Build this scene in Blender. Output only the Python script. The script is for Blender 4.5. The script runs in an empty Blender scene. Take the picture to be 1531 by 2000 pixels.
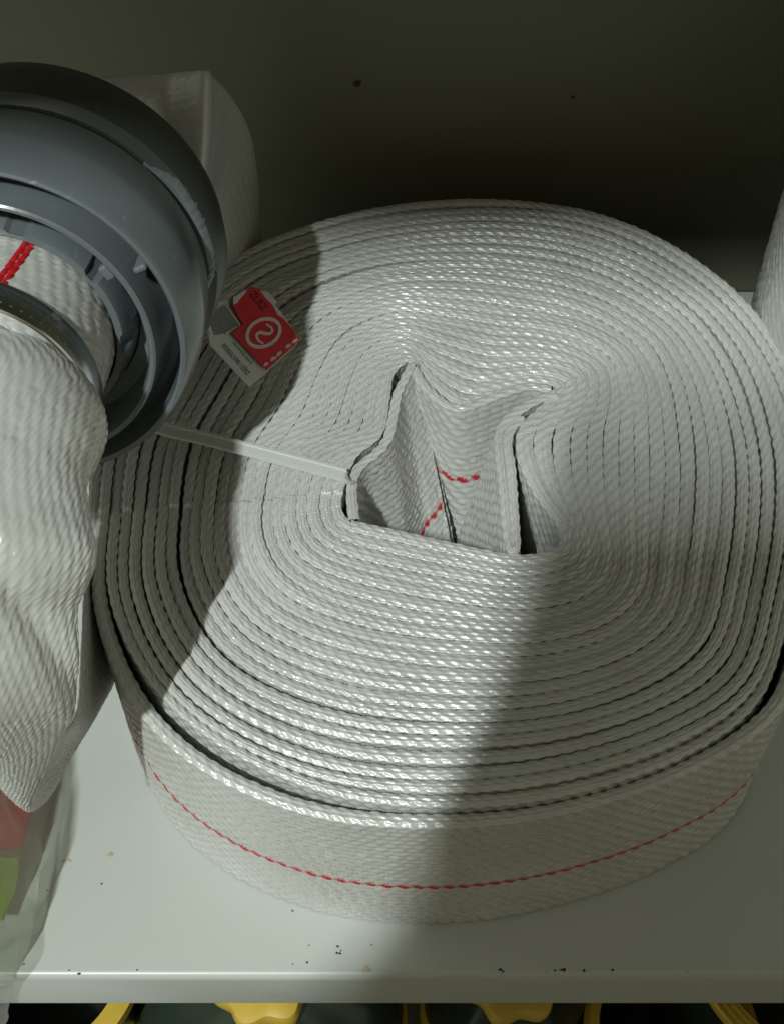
import bpy, bmesh, math, random
import numpy as np
from mathutils import Vector, Matrix, noise as mnoise

rng = np.random.default_rng(7)
random.seed(7)
SC = bpy.context.scene
COL = SC.collection

# ------------------------------------------------------------------ camera
TILT = 53.5                                   # degrees below the horizon
FPX = 2800.0                                  # focal length in photo pixels (photo 1531 x 2000)
CAM = np.array([-.02265, -.361, .5879])
cd = bpy.data.cameras.new('camera'); cam = bpy.data.objects.new('camera', cd); COL.objects.link(cam)
cam.location = CAM; cam.rotation_euler = (math.radians(90 - TILT), 0, 0)
cd.sensor_fit = 'VERTICAL'; cd.sensor_height = 24; cd.lens = 24 * FPX / 2000
cd.clip_start = .01; cd.clip_end = 50
SC.camera = cam
# ------------------------------------------------------------------ light
w = bpy.data.worlds.new('World'); SC.world = w; w.use_nodes = True
bg = w.node_tree.nodes['Background']
bg.inputs[0].default_value = (.90, .92, .74, 1); bg.inputs[1].default_value = .47
LDIR = np.array([-.31, -.66, 1.0]); LDIR /= np.linalg.norm(LDIR)
ld = bpy.data.lights.new('ceiling_lamp', 'AREA'); lamp = bpy.data.objects.new('ceiling_lamp', ld); COL.objects.link(lamp)
ld.shape = 'RECTANGLE'; ld.size = .24; ld.size_y = .03; ld.energy = 140; ld.color = (.93, 1.0, .965)
lamp.location = Vector((0, 0, .1)) + Vector(LDIR) * 4.0
lamp.rotation_euler = Vector(LDIR).to_track_quat('Z', 'X').to_euler()
SC.view_settings.view_transform = 'Standard'; SC.view_settings.look = 'None'
SC.view_settings.exposure = 0; SC.view_settings.gamma = 1
SC.cycles.max_bounces = 6

# ------------------------------------------------------------------ helpers
_e = math.radians(TILT)
_d = np.array([0, math.cos(_e), -math.sin(_e)]); _r = np.array([1., 0, 0]); _u = np.cross(_r, _d)
def at(x, y, z):
    "point at height z that was measured at photo pixel (x, y)"
    v = _d + _r * (x - 765.5) / FPX + _u * (1000 - y) / FPX
    return CAM + (z - CAM[2]) / v[2] * v
def aty(x, y, yy):
    v = _d + _r * (x - 765.5) / FPX + _u * (1000 - y) / FPX
    return CAM + (yy - CAM[1]) / v[1] * v
def sm(a, b, x):
    t = np.clip((x - a) / (b - a), 0, 1); return t * t * (3 - 2 * t)
def cr(pts, n, closed=False):
    "Catmull-Rom through points at uniform parameter"
    P = np.asarray(pts, float); m = len(P)
    t = np.linspace(0, m if closed else m - 1, n, endpoint=not closed)
    i = np.minimum(np.floor(t).astype(int), (m if closed else m - 1) - 1); f = (t - i).reshape((-1,) + (1,) * (P.ndim - 1))
    g = (lambda k: P[k % m]) if closed else (lambda k: P[np.clip(k, 0, m - 1)])
    p0, p1, p2, p3 = g(i - 1), g(i), g(i + 1), g(i + 2)
    return .5 * (2 * p1 + (p2 - p0) * f + (2 * p0 - 5 * p1 + 4 * p2 - p3) * f ** 2 + (3 * p1 - p0 - 3 * p2 + p3) * f ** 3)
def arclen(P): return np.concatenate([[0], np.cumsum(np.linalg.norm(np.diff(P, axis=0), axis=1))])
def resample(P, step):
    s = arclen(P); n = max(int(s[-1] / step), 4); q = np.linspace(0, s[-1], n)
    return np.stack([np.interp(q, s, P[:, k]) for k in range(P.shape[1])], 1), q
def unit(v): return v / np.maximum(np.linalg.norm(v, axis=-1, keepdims=True), 1e-12)

PU, PV, AMP = .0060, .00178, .00051
def weave(U, V, pu=PU, pv=PV, amp=AMP, seed=0, slant=.85, frac=.79, off=.46):
    "height of a 2/1 twill of thick polyester yarn; also the row number and float mask"
    r0 = np.floor(V / pv)
    def hsh(a, b): 
        x = np.sin(a * 127.1 + b * 311.7 + seed * 17.3) * 43758.5453
        return x - np.floor(x)
    ph0 = U / pu + r0 * off + .22 * hsh(r0, 0 * r0) + .07 * np.sin(U * 61 + r0 * 1.9) + .05 * np.sin(U * 173 + r0 * 4.1)
    k = np.floor(ph0); ph = ph0 - k
    fv = V / pv - r0 - .5 + slant * (ph - .40) * np.where(ph < frac, 1, 0)
    on = ph < frac
    fl = np.where(on, np.clip(np.sin(np.pi * np.clip(ph / frac, 0, 1)), 0, 1) ** .4, 0)
    ac = np.sqrt(np.clip(1 - (fv / .46) ** 2, 0, 1))
    h1 = fl * (ac ** .9) * (.74 + .5 * hsh(r0, k))
    wf = np.where(on, 0, np.sin(np.pi * np.clip((ph - frac) / (1 - frac), 0, 1))) * (.50 + .22 * np.cos(np.pi * (V / pv - r0 - .5) * 2))
    h = np.maximum(h1, .9 * wf)
    return amp * (h - .55), r0, np.where(on & (ac > .25) & (fl > .3), 1.0, np.where(ac > .88, .8, 0.0))

def mesh_from_grids(name, grids, mat, parent=None, closed_flags=None):
    "grids: list of (pos[n,m,3], attr[n,m,3], closed_v)"
    vs, at_, qs = [], [], []; o = 0
    for pos, attr, closed in grids:
        n, m = pos.shape[:2]
        idx = np.arange(n * m).reshape(n, m) + o
        if closed: idx = np.concatenate([idx, idx[:, :1]], 1)
        q = np.stack([idx[:-1, :-1], idx[:-1, 1:], idx[1:, 1:], idx[1:, :-1]], -1).reshape(-1, 4)
        vs.append(pos.reshape(-1, 3)); at_.append(attr.reshape(-1, 3)); qs.append(q); o += n * m
    V = np.concatenate(vs).astype(np.float32); A = np.concatenate(at_).astype(np.float32); Q = np.concatenate(qs).astype(np.int32)
    me = bpy.data.meshes.new(name)
    me.vertices.add(len(V)); me.vertices.foreach_set('co', V.ravel())
    me.loops.add(Q.size); me.loops.foreach_set('vertex_index', Q.ravel())
    me.polygons.add(len(Q)); me.polygons.foreach_set('loop_start', np.arange(0, Q.size, 4, dtype=np.int32))
    me.polygons.foreach_set('use_smooth', np.ones(len(Q), bool))
    a = me.attributes.new('weave', 'FLOAT_VECTOR', 'POINT'); a.data.foreach_set('vector', A.ravel())
    me.update(calc_edges=True); me.validate()
    if mat: me.materials.append(mat)
    ob = bpy.data.objects.new(name, me); COL.objects.link(ob)
    if parent: ob.parent = parent
    return ob
def displace(pos, U, V, closed=False, stripe_row=None, amp=AMP, mask=None, flip=1, pu=PU, pv=PV, stripe_rows=1, seed=0, slant=.85, frac=.79, off=.46):
    p = np.concatenate([pos[:, -1:], pos, pos[:, :1]], 1) if closed else pos
    dv = np.gradient(p, axis=1); du = np.gradient(p, axis=0)
    if closed: dv, du = dv[:, 1:-1], du[:, 1:-1]
    N = unit(np.cross(du, dv)) * flip
    h, r, on = weave(U, V, pu=pu, pv=pv, amp=amp, seed=seed, slant=slant, frac=frac, off=off)
    if mask is not None: h = h * mask
    red = np.zeros_like(h)
    if stripe_row is not None: red = ((r >= stripe_row) & (r < stripe_row + stripe_rows)).astype(float) * on
    return pos + N * h[..., None], np.stack([U, V, red], -1), N

def finish(ob, label=None, cat=None, group=None, kind=None):
    if label: ob['label'] = label
    if cat: ob['category'] = cat
    if group: ob['group'] = group
    if kind: ob['kind'] = kind
    return ob
def empty(name, loc, label=None, cat=None, group=None):
    o = bpy.data.objects.new(name, None); COL.objects.link(o); o.location = loc; o.empty_display_size = .02
    finish(o, label, cat, group); return o
def keep(ob, parent):
    "parent without moving (parents are only translated)"
    ob.parent = parent; ob.matrix_parent_inverse = Matrix.Translation(parent.location).inverted(); return ob
def mesh(name, verts, faces, mat, parent=None, smooth=True, bevel=0, seg=2, auto=None):
    me = bpy.data.meshes.new(name); me.from_pydata([tuple(v) for v in verts], [], [tuple(f) for f in faces]); me.update()
    bm = bmesh.new(); bm.from_mesh(me); bmesh.ops.remove_doubles(bm, verts=bm.verts, dist=1e-7)
    bmesh.ops.recalc_face_normals(bm, faces=bm.faces); bm.to_mesh(me); bm.free()
    if smooth: me.polygons.foreach_set('use_smooth', [True] * len(me.polygons))
    if mat: me.materials.append(mat)
    ob = bpy.data.objects.new(name, me); COL.objects.link(ob)
    if bevel:
        md = ob.modifiers.new('bevel', 'BEVEL'); md.width = bevel; md.segments = seg; md.limit_method = 'ANGLE'; md.angle_limit = math.radians(35)
        me.polygons.foreach_set('use_smooth', [True] * len(me.polygons))
        wn = ob.modifiers.new('wn', 'WEIGHTED_NORMAL'); wn.keep_sharp = False
    if parent: keep(ob, parent)
    return ob
def box(name, lo, hi, mat, parent=None, bevel=.002):
    x0, y0, z0 = lo; x1, y1, z1 = hi
    v = [(x0, y0, z0), (x1, y0, z0), (x1, y1, z0), (x0, y1, z0), (x0, y0, z1), (x1, y0, z1), (x1, y1, z1), (x0, y1, z1)]
    f = [(3, 2, 1, 0), (4, 5, 6, 7), (0, 1, 5, 4), (1, 2, 6, 5), (2, 3, 7, 6), (3, 0, 4, 7)]
    return mesh(name, v, f, mat, parent, smooth=bool(bevel), bevel=bevel)
def lathe(name, prof, C, n, mat, parent, seg=160, close=True, rfun=None, smooth_angle=40, arc=None):
    "turn (t, r) profile about the axis C + t n"
    n = unit(np.array(n, float)); a = unit(np.cross(n, [0, 0, 1.])) if abs(n[2]) < .95 else np.array([1., 0, 0]); b = np.cross(n, a); a = np.cross(b, n)
    th = np.linspace(0, 2 * np.pi, seg, endpoint=False) if arc is None else np.linspace(arc[0], arc[1], seg)
    P = np.array(prof, float); m = len(P); vs = []
    for k, t in enumerate(th):
        rr = P[:, 1] if rfun is None else np.array([rfun(t, tt, r) for tt, r in P])
        vs.append(C + n * P[:, 0, None] + (math.cos(t) * a + math.sin(t) * b) * rr[:, None])
    vs = np.concatenate(vs); fs = []
    S = seg if arc is None else seg - 1
    for k in range(S):
        k2 = (k + 1) % seg
        for j in range(m if close else m - 1):
            j2 = (j + 1) % m; fs.append((k * m + j, k * m + j2, k2 * m + j2, k2 * m + j))
    if arc is not None and close:
        fs.append(tuple(range(m))); fs.append(tuple((seg - 1) * m + j for j in range(m)))
    ob = mesh(name, vs, fs, mat, parent)
    sharp(ob, smooth_angle); return ob
def sharp(ob, deg):
    me = ob.data; bm = bmesh.new(); bm.from_mesh(me)
    for ed in bm.edges:
        if len(ed.link_faces) == 2 and ed.calc_face_angle(0) > math.radians(deg): ed.smooth = False
    bm.to_mesh(me); bm.free()

# ------------------------------------------------------------------ materials
def mat_base(name, color, rough=.5, metal=0, spec=.5):
    m = bpy.data.materials.new(name); m.use_nodes = True; nt = m.node_tree; p = nt.nodes['Principled BSDF']
    p.inputs['Base Color'].default_value = (*color, 1); p.inputs['Roughness'].default_value = rough
    p.inputs['Metallic'].default_value = metal; p.inputs['Specular IOR Level'].default_value = spec
    return m, nt, p
def nd(nt, t, **kw):
    n = nt.nodes.new(t)
    for k, v in kw.items():
        if k.startswith('i_'): n.inputs[int(k[2:])].default_value = v
        else: setattr(n, k, v)
    return n
def grain(nt, p, col, var=.12, scale=30, bump=.1, bscale=300, rough=None, dist=.0005):
    tc = nd(nt, 'ShaderNodeTexCoord'); nz = nd(nt, 'ShaderNodeTexNoise'); nz.inputs['Scale'].default_value = scale; nz.inputs['Detail'].default_value = 6
    nt.links.new(tc.outputs['Object'], nz.inputs['Vector'])
    mx = nd(nt, 'ShaderNodeMix', data_type='RGBA')
    mx.inputs[6].default_value = (*[c * (1 - var) for c in col], 1); mx.inputs[7].default_value = (*[min(c * (1 + var), 1) for c in col], 1)
    nt.links.new(nz.outputs['Fac'], mx.inputs[0]); nt.links.new(mx.outputs[2], p.inputs['Base Color'])
    if bump:
        n2 = nd(nt, 'ShaderNodeTexNoise'); n2.inputs['Scale'].default_value = bscale; n2.inputs['Detail'].default_value = 4
        nt.links.new(tc.outputs['Object'], n2.inputs['Vector'])
        b = nd(nt, 'ShaderNodeBump'); b.inputs['Strength'].default_value = bump; b.inputs['Distance'].default_value = dist
        nt.links.new(n2.outputs['Fac'], b.inputs['Height']); nt.links.new(b.outputs[0], p.inputs['Normal'])
    if rough:
        mr = nd(nt, 'ShaderNodeMapRange'); mr.inputs[3].default_value = rough[0]; mr.inputs[4].default_value = rough[1]
        nt.links.new(nz.outputs['Fac'], mr.inputs[0]); nt.links.new(mr.outputs[0], p.inputs['Roughness'])
    return mx

def hose_material():
    m, nt, p = mat_base('white_polyester_weave', (.62, .62, .57), .27)
    a = nd(nt, 'ShaderNodeAttribute', attribute_name='weave')
    sp = nd(nt, 'ShaderNodeSeparateXYZ'); nt.links.new(a.outputs['Vector'], sp.inputs[0])
    # yarn fibres: fine streaks along the hose
    vm = nd(nt, 'ShaderNodeVectorMath', operation='MULTIPLY'); vm.inputs[1].default_value = (170, 4200, 0); nt.links.new(a.outputs['Vector'], vm.inputs[0])
    nz = nd(nt, 'ShaderNodeTexNoise'); nz.inputs['Scale'].default_value = 1; nz.inputs['Detail'].default_value = 3; nt.links.new(vm.outputs[0], nz.inputs['Vector'])
    # slow soiling
    tc = nd(nt, 'ShaderNodeTexCoord'); n2 = nd(nt, 'ShaderNodeTexNoise'); n2.inputs['Scale'].default_value = 26; n2.inputs['Detail'].default_value = 5; nt.links.new(tc.outputs['Object'], n2.inputs['Vector'])
    c1 = nd(nt, 'ShaderNodeMix', data_type='RGBA'); c1.inputs[6].default_value = (.53, .525, .475, 1); c1.inputs[7].default_value = (.77, .785, .77, 1)
    nt.links.new(n2.outputs['Fac'], c1.inputs[0])
    c2 = nd(nt, 'ShaderNodeMix', data_type='RGBA', blend_type='MULTIPLY'); c2.inputs[0].default_value = .35
    nt.links.new(c1.outputs[2], c2.inputs[6]); nt.links.new(nz.outputs['Fac'], c2.inputs[7])
    c2.inputs[0].default_value = .34
    c3 = nd(nt, 'ShaderNodeMix', data_type='RGBA'); c3.inputs[7].default_value = (.50, .012, .02, 1)
    nt.links.new(sp.outputs[2], c3.inputs[0]); nt.links.new(c2.outputs[2], c3.inputs[6]); nt.links.new(c3.outputs[2], p.inputs['Base Color'])
    b = nd(nt, 'ShaderNodeBump'); b.inputs['Strength'].default_value = .4; b.inputs['Distance'].default_value = .00022
    nt.links.new(nz.outputs['Fac'], b.inputs['Height']); nt.links.new(b.outputs[0], p.inputs['Normal'])
    p.inputs['Specular IOR Level'].default_value = 1.0; p.inputs['Coat Weight'].default_value = .22; p.inputs['Coat Roughness'].default_value = .2; p.inputs['Subsurface Weight'].default_value = .3; p.inputs['Subsurface Radius'].default_value = (1, .95, .75); p.inputs['Subsurface Scale'].default_value = .0016
    return m
M_HOSE = hose_material()

m, nt, p = mat_base('shelf_paint', (.58, .60, .56), .32); grain(nt, p, (.47, .49, .46), .05, 9, .05, 420, (.26, .42)); M_SHELF = m
m, nt, p = mat_base('panel_paint', (.135, .137, .088), .5); grain(nt, p, (.135, .137, .088), .06, 5, .06, 300, (.45, .6)); M_PANEL = m
m, nt, p = mat_base('grey_plastic', (.15, .17, .175), .3); grain(nt, p, (.128, .150, .160), .12, 40, .1, 500, (.18, .34)); M_GREY = m
m, nt, p = mat_base('dark_plastic', (.05, .055, .05), .4); grain(nt, p, (.05, .056, .05), .1, 40, .1, 500, (.33, .5)); M_DARK = m
m, nt, p = mat_base('black_rubber', (.012, .012, .012), .6); M_BLACK = m
m, nt, p = mat_base('clamp_steel', (.62, .63, .60), .16, 1); grain(nt, p, (.66, .67, .64), .05, 60, .05, 600, (.16, .3)); M_STEEL = m
m, nt, p = mat_base('speck_brown', (.035, .022, .015), .8); M_SPECK = m
m, nt, p = mat_base('rust_stain', (.42, .36, .24), .5); M_STAIN = m
m, nt, p = mat_base('shade_board_brown', (.36, .26, .16), .85); grain(nt, p, (.36, .26, .16), .1, 20, .1, 200); M_SHADE_BOARD = m
def scuffs(m, lite, scale=55, lo=.66, hi=.74):
    "fine pale scratches and rubbed spots over the base colour"
    nt = m.node_tree; p = nt.nodes['Principled BSDF']; src = p.inputs['Base Color'].links[0].from_socket
    tc = nd(nt, 'ShaderNodeTexCoord'); mp = nd(nt, 'ShaderNodeMapping'); mp.inputs['Scale'].default_value = (1, 1, 3.2); mp.inputs['Rotation'].default_value = (.5, .3, .8)
    nz = nd(nt, 'ShaderNodeTexNoise'); nz.inputs['Scale'].default_value = scale; nz.inputs['Detail'].default_value = 9; nz.inputs['Roughness'].default_value = .72
    nt.links.new(tc.outputs['Object'], mp.inputs[0]); nt.links.new(mp.outputs[0], nz.inputs['Vector'])
    mr = nd(nt, 'ShaderNodeMapRange'); mr.inputs[1].default_value = lo; mr.inputs[2].default_value = hi; nt.links.new(nz.outputs['Fac'], mr.inputs[0])
    mx = nd(nt, 'ShaderNodeMix', data_type='RGBA'); mx.inputs[7].default_value = (*lite, 1)
    nt.links.new(mr.outputs[0], mx.inputs[0]); nt.links.new(src, mx.inputs[6]); nt.links.new(mx.outputs[2], p.inputs['Base Color'])
scuffs(M_GREY, (.24, .27, .285), 120, .60, .74); scuffs(M_DARK, (.09, .10, .09), 90, .60, .74); scuffs(M_SHELF, (.36, .36, .31), 14, .60, .78); scuffs(M_PANEL, (.095, .092, .056), 9, .58, .8)
# ------------------------------------------------------------------ shelf
Y_FRONT = at(765, 1910, 0)[1]
Z_LOW = -.30
Y_BACK = .2325
shelf = empty('shelf_unit', (0, 0, 0), 'white painted metal shelf with a folded front lip, dark back panel behind', 'shelf')
def shelf_board():
    prof = []                                            # (y, z) outline: top sheet, rounded front fold, lip, return flange
    R = .0035; th = .0012
    o = [(Y_BACK - .001, 0)]
    for k in range(9):
        a = math.pi / 2 * k / 8; o.append((Y_FRONT + R - R * math.sin(a), -R + R * math.cos(a)))
    LIP = .034
    for k in range(5):
        a = math.pi / 2 * k / 4; o.append((Y_FRONT + .002 - .002 * math.cos(a), -LIP + .002 - .002 * math.sin(a)))
    o.append((Y_FRONT + .018, -LIP))
    inn = [(Y_FRONT + .018, -LIP + th), (Y_FRONT + .003, -LIP + th), (Y_FRONT + th, -LIP + .004), (Y_FRONT + th, -R), (Y_FRONT + R, -th), (Y_BACK - .001, -th)]
    o += inn; m = len(o); vs = [(x, y, z) for x in (-.55, .60) for y, z in o]
    fs = [(j, (j + 1) % m, m + (j + 1) % m, m + j) for j in range(m)] + [tuple(range(m)), tuple(range(2 * m - 1, m - 1, -1))]
    ob = mesh('shelf_board', vs, fs, M_SHELF, shelf); sharp(ob, 50); return ob
shelf_board()
box('back_panel', (-.58, Y_BACK, -.6), (.63, Y_BACK + .012, 1.15), M_PANEL, shelf, 0)
box('upper_shelf', (-.58, -.300, .74), (.63, Y_BACK - .001, .765), M_PANEL, shelf, .002)
box('lower_shelf', (-.58, -.46, Z_LOW - .03), (.63, Y_BACK - .001, Z_LOW), M_SHELF, shelf, .003)
def specks(name, spots, mat, z, sizes):
    vs, fs = [], []
    for (px, py), s in zip(spots, sizes):
        c = at(px, py, z); k0 = len(vs); n = 9
        for k in range(n):
            a = 2 * math.pi * k / n; rr = s * random.uniform(.55, 1.15); vs.append((c[0] + rr * math.cos(a) * 1.2, c[1] + rr * math.sin(a), z))
        vs.append((c[0], c[1], z + s * .3))
        for k in range(n): fs.append((k0 + k, k0 + (k + 1) % n, k0 + n))
    return finish(mesh(name, vs, fs, mat, shelf), kind='stuff')
sp = [(572, 1779), (604, 1846), (660, 1848), (666, 1857), (658, 1861), (664, 1862), (726, 1845), (199, 1726), (93, 1739), (600, 1880), (572, 1883), (136, 1895), (47, 1883), (155, 1902)]
specks('dirt_speck', sp, M_SPECK, .0003, [.0006 * random.uniform(.5, 1.3) for _ in sp])
sp2 = [(x, 1896 + random.uniform(-2.5, 2.5)) for x in [966, 976, 982, 1066, 1083, 1090, 1096, 1101, 1140, 1196, 1340, 268]]
specks('dirt_speck', sp2, M_SPECK, .0003, [.0005 * random.uniform(.3, 1.6) for _ in sp2])
sp3 = [(216, 1669), (126, 1682), (134, 1680), (716, 1893), (714, 1890), (490, 1693)]
specks('rust_stain', sp3, M_STAIN, .0002, [.0012, .0009, .0012, .0016, .001, .001])
def wall_speck(px, py, s):
    c = aty(px, py, Y_BACK - .0004); n = 10
    vs = [(c[0] + s * math.cos(2 * math.pi * k / n) * random.uniform(.7, 1.2), c[1], c[2] + .8 * s * math.sin(2 * math.pi * k / n) * random.uniform(.7, 1.2)) for k in range(n)] + [(c[0], c[1] - s * .4, c[2])]
    mesh('dirt_speck', vs, [(k, (k + 1) % n, n) for k in range(n)], M_SPECK, shelf)
wall_speck(698, 163, .0024); wall_speck(1118, 190, .0012)

# ------------------------------------------------------------------ the rolled hose
HT = .10
O_PX = [(180, 1000), (200, 850), (262, 715), (350, 595), (450, 512), (570, 458), (740, 414), (930, 397), (1100, 409), (1220, 441), (1330, 495), (1440, 578),
        (1525, 690), (1582, 840), (1598, 990), (1576, 1180), (1516, 1370), (1345, 1487), (1110, 1565), (870, 1594), (620, 1572), (405, 1485), (268, 1356), (196, 1175)]
I_PX = [(672, 962), (700, 893), (748, 850), (759, 785), (764, 738), (782, 711), (806, 703), (862, 706), (925, 708), (985, 716), (1040, 735), (1080, 757),
        (1096, 800), (1102, 850), (1105, 900), (1106, 960), (1104, 1015), (1085, 1055), (1000, 1070), (870, 1050), (780, 1028), (715, 1014), (682, 1004), (671, 988)]
D_PX = {7: (852, 752), 8: (905, 786), 9: (965, 768), 10: (1030, 752), 11: (1076, 762), 12: (1050, 792), 13: (994, 838), 14: (990, 884), 15: (1024, 945), 16: (1082, 1012), 17: (1085, 1058), 18: (1005, 1076)}
Ia = np.array([at(x, y, HT)[:2] for x, y in I_PX])
DT = 1 / 20.5                                              # share of the radius taken by one wrap
Oa = np.array([Ia[k] + (at(x, y, HT)[:2] - Ia[k]) / (1 + DT * (1 - k / 24)) for k, (x, y) in enumerate(O_PX)])
Da = Ia.copy()
for k, v in D_PX.items(): Da[k] = at(*v, HT)[:2]
NS = 2400
Oc, Ic, Dc = cr(Oa, NS, True), cr(Ia, NS, True), cr(Da, NS, True)
NT = 21.4
def tval(s):
    t = 1 + DT * (1 - s)
    # wider air between the outer wraps at the front-left and the right
    for k, wgt in ((1, 1.0), (2, .42), (3, .16)):
        t = t - wgt * (.031 * np.exp(-((s - k - .885) / .065) ** 2) + .028 * np.exp(-((s - k - .645) / .04) ** 2))
    return t
turn_j = np.concatenate([[0, 0], rng.uniform(-.0045, .0045, 24)])
def path(s):
    f = (s % 1.0) * NS; i = np.floor(f).astype(int) % NS; g = (f - np.floor(f))[:, None]; j = (i + 1) % NS
    o = Oc[i] * (1 - g) + Oc[j] * g; c = Ic[i] * (1 - g) + Ic[j] * g; dd = Dc[i] * (1 - g) + Dc[j] * g
    t = tval(s) + np.interp(s, np.arange(26), turn_j) * (s > 1.2)
    t = t[:, None]
    return c + (o - c) * t + (dd - c) * np.clip(1 - t, 0, 1) ** 2.6
def top_height(s, q):
    f = s % 1.0
    back = np.exp(-((f - .31) / .10) ** 2); front = np.exp(-((f - .79) / .16) ** 2)
    z = HT + .0035 * back * np.exp(-(s / 1.1) ** 2) - .0045 * front * np.exp(-(s / 1.15) ** 2) - .0008 * front * np.exp(-s / 4)
    z = z + .0007 * np.sin(q * 9.0 + np.floor(s) * 2.1) + .0006 * np.sin(q * 23.0) + np.interp(s, np.arange(26), rng.uniform(-.0009, .0009, 26))
    return z
def arch(top, down, half, N, sides, coarse=(.10, .045), step=.0006, bulge=.26):
    bulge = np.asarray(bulge) * np.ones(len(top))
    """profile over a strip edge. sides = (fine depth inner, fine depth outer). down: unit vectors * full height"""
    n = len(top); L = np.linalg.norm(down, axis=1).mean()
    w = half.mean(); q = 3.0 * PV
    di = np.arange(sides[0], 0, -step); na = 21; do = np.arange(step, sides[1] + 1e-9, step)
    ci = [c for c in coarse if c > sides[0] + .004]; co = [c for c in coarse[::-1] if c > sides[1] + .004]
    rows = [('i', c) for c in ci] + [('i', x) for x in di] + [('a', x) for x in np.linspace(-np.pi / 2, np.pi / 2, na)] + [('o', x) for x in do] + [('o', c) for c in co]
    dn = down / L
    pos = np.zeros((n, len(rows), 3)); V = np.zeros(len(rows)); msk = np.ones(len(rows))
    for j, (k, x) in enumerate(rows):
        if k == 'a':
            p_ = x / (np.pi / 2)
            pos[:, j] = top + N * (half * p_)[:, None] + dn * (half * bulge * abs(p_) ** 2.8)[:, None]
            V[j] = x / np.pi * q
        else:
            sg = -1 if k == 'i' else 1
            msk[j] = 1.5; pos[:, j] = top + N * (sg * half)[:, None] + dn * (half * bulge)[:, None] + dn * x
            V[j] = sg * (q / 2 + x * .5)
            fine = sides[0] if k == 'i' else sides[1]
            if x > fine + 1e-6: msk[j] = 0
    return pos, V, msk
hose_grids = []
def strip(top, down, half, sides, stripe_v=None, seed=0, amp=AMP, flip=1, coarse=(.10, .045), stripe_rows=1, u0=0, bulge=.3, step=.0009):
    T = np.gradient(top, axis=0); N = unit(np.cross(T, down)) 
    pos, V, msk = arch(top, down, half, N, sides, coarse, bulge=bulge, step=step)
    U = u0 + arclen(top)[:, None] + 0 * V[None]; Vg = V[None] + 0 * U
    row = None
    if stripe_v is not None: row = math.floor(stripe_v / PV)
    P, A, _ = displace(pos, U, Vg, stripe_row=row, mask=msk[None], amp=amp, seed=seed, flip=flip, stripe_rows=stripe_rows)
    hose_grids.append((P, A, False))
    return pos
STEP = .00070
_s = np.linspace(-.012, NT, 90000); _P = path(_s)
_R, SQ = resample(np.column_stack([_P, _s]), STEP); SXY, SS = _R[:, :2], _R[:, 2]
_d1 = np.linalg.norm(path(SS) - path(SS + 1), axis=1); _d2 = np.linalg.norm(path(SS) - path(np.maximum(SS - 1, -.012)), axis=1)
_dd = np.where(SS > 1, np.minimum(_d1, _d2), _d1)
SHALF = .5 * np.convolve(np.pad(_dd, 60, mode='edge'), np.ones(121) / 121, 'valid')
STOP = np.column_stack([SXY, top_height(SS, SQ)])
_N = np.gradient(SXY, axis=0); _N = unit(np.stack([_N[:, 1], -_N[:, 0]], 1))
def wrap(s0, s1, sides, stripe_d=None, tmax=.0058, step=.0007, ust=.0009):
    stripe_v = None if stripe_d is None else 1.5 * PV + stripe_d * .5
    q0 = np.interp(max(s0, SS[0]), SS, SQ); q1 = min(np.interp(s1, SS, SQ) + .003, SQ[-1])
    q = np.arange(q0, q1, ust); f = lambda v: np.interp(q, SQ, v)
    ss = f(SS); top = np.stack([f(STOP[:, c]) for c in range(3)], 1)
    gap = 1 - sm(3, 13, ss); half = np.clip(f(SHALF) * (.968 - .076 * gap), .0014, tmax / 2)
    down = np.zeros_like(top); down[:, 2] = -(top[:, 2] - .0008)
    strip(top, down, half, sides, stripe_v, 1, u0=q0, bulge=.20 + .24 * gap, step=step)
wrap(-1, .52, (.003, .008))
wrap(.52, 1.03, (.004, .0965), stripe_d=.058, step=.0007, ust=.00072)
wrap(1.03, 1.55, (.0018, .004), ust=.0007)
wrap(1.55, 2.05, (.003, .018), ust=.0007)
wrap(2.05, 6, (.0018, .004))
wrap(6, 13, (.0014, .0032), tmax=.0066)
wrap(13, 19.6, (.0028, .0028), tmax=.0075)
wrap(19.6, NT, (.05, .003), tmax=.0075, step=.001)
# --- the folds in the middle
def fold(tops, bots, seed, stripe_v, half=.0022, sides=(.10, .10), z=HT):
    n = 260
    t = cr([at(x, y, zz) for x, y, zz in tops], n); b = cr([np.array(v) for v in bots], n)
    R, q = resample(np.column_stack([t, b]), .0009)
    t, b = R[:, :3], R[:, 3:]
    dn = b - t; L = np.linalg.norm(dn, axis=1).mean()
    strip(t, unit(dn) * L, np.full(len(t), half), (min(sides[0], L - .004), min(sides[1], L - .004)), stripe_v, seed, coarse=(), stripe_rows=1)
def under(px, py, z=HT, lean=(0, 0)):
    p_ = at(px, py, z); return (p_[0] + lean[0], p_[1] + lean[1], .001)
H = HT + .002
eA = at(898, 1180, .001); sA = at(803, 708, H); lA = eA - sA
tA = [(692, 1014, H), (687, 965, H), (690, 930, H), (708, 903, H), (738, 879, H), (758, 850, H), (767, 810, H), (776, 765, H), (788, 740, H), (802, 712, H), (807, 708, H), (809, 714, H)]
def lean_pt(px, py, f, l): q_ = at(px, py, H); return (q_[0] + l[0] * f, q_[1] + l[1] * f, .001)
bA = [lean_pt(x, y, f, lA) for (x, y, _), f in zip(tA, (0, .05, .12, .2, .32, .48, .62, .78, .9, 1, 1.0, .96))]
fold(tA, bA, 11, -(1.5 * PV + .068 * .5))
tB = [(808, 716, H), (824, 744, H), (848, 770, H), (874, 788, H), (902, 794, H), (940, 782, H), (980, 766, H), (1030, 752, H), (1076, 757, H)]
lB = at(905, 1105, .001) - at(902, 794, H)
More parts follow.
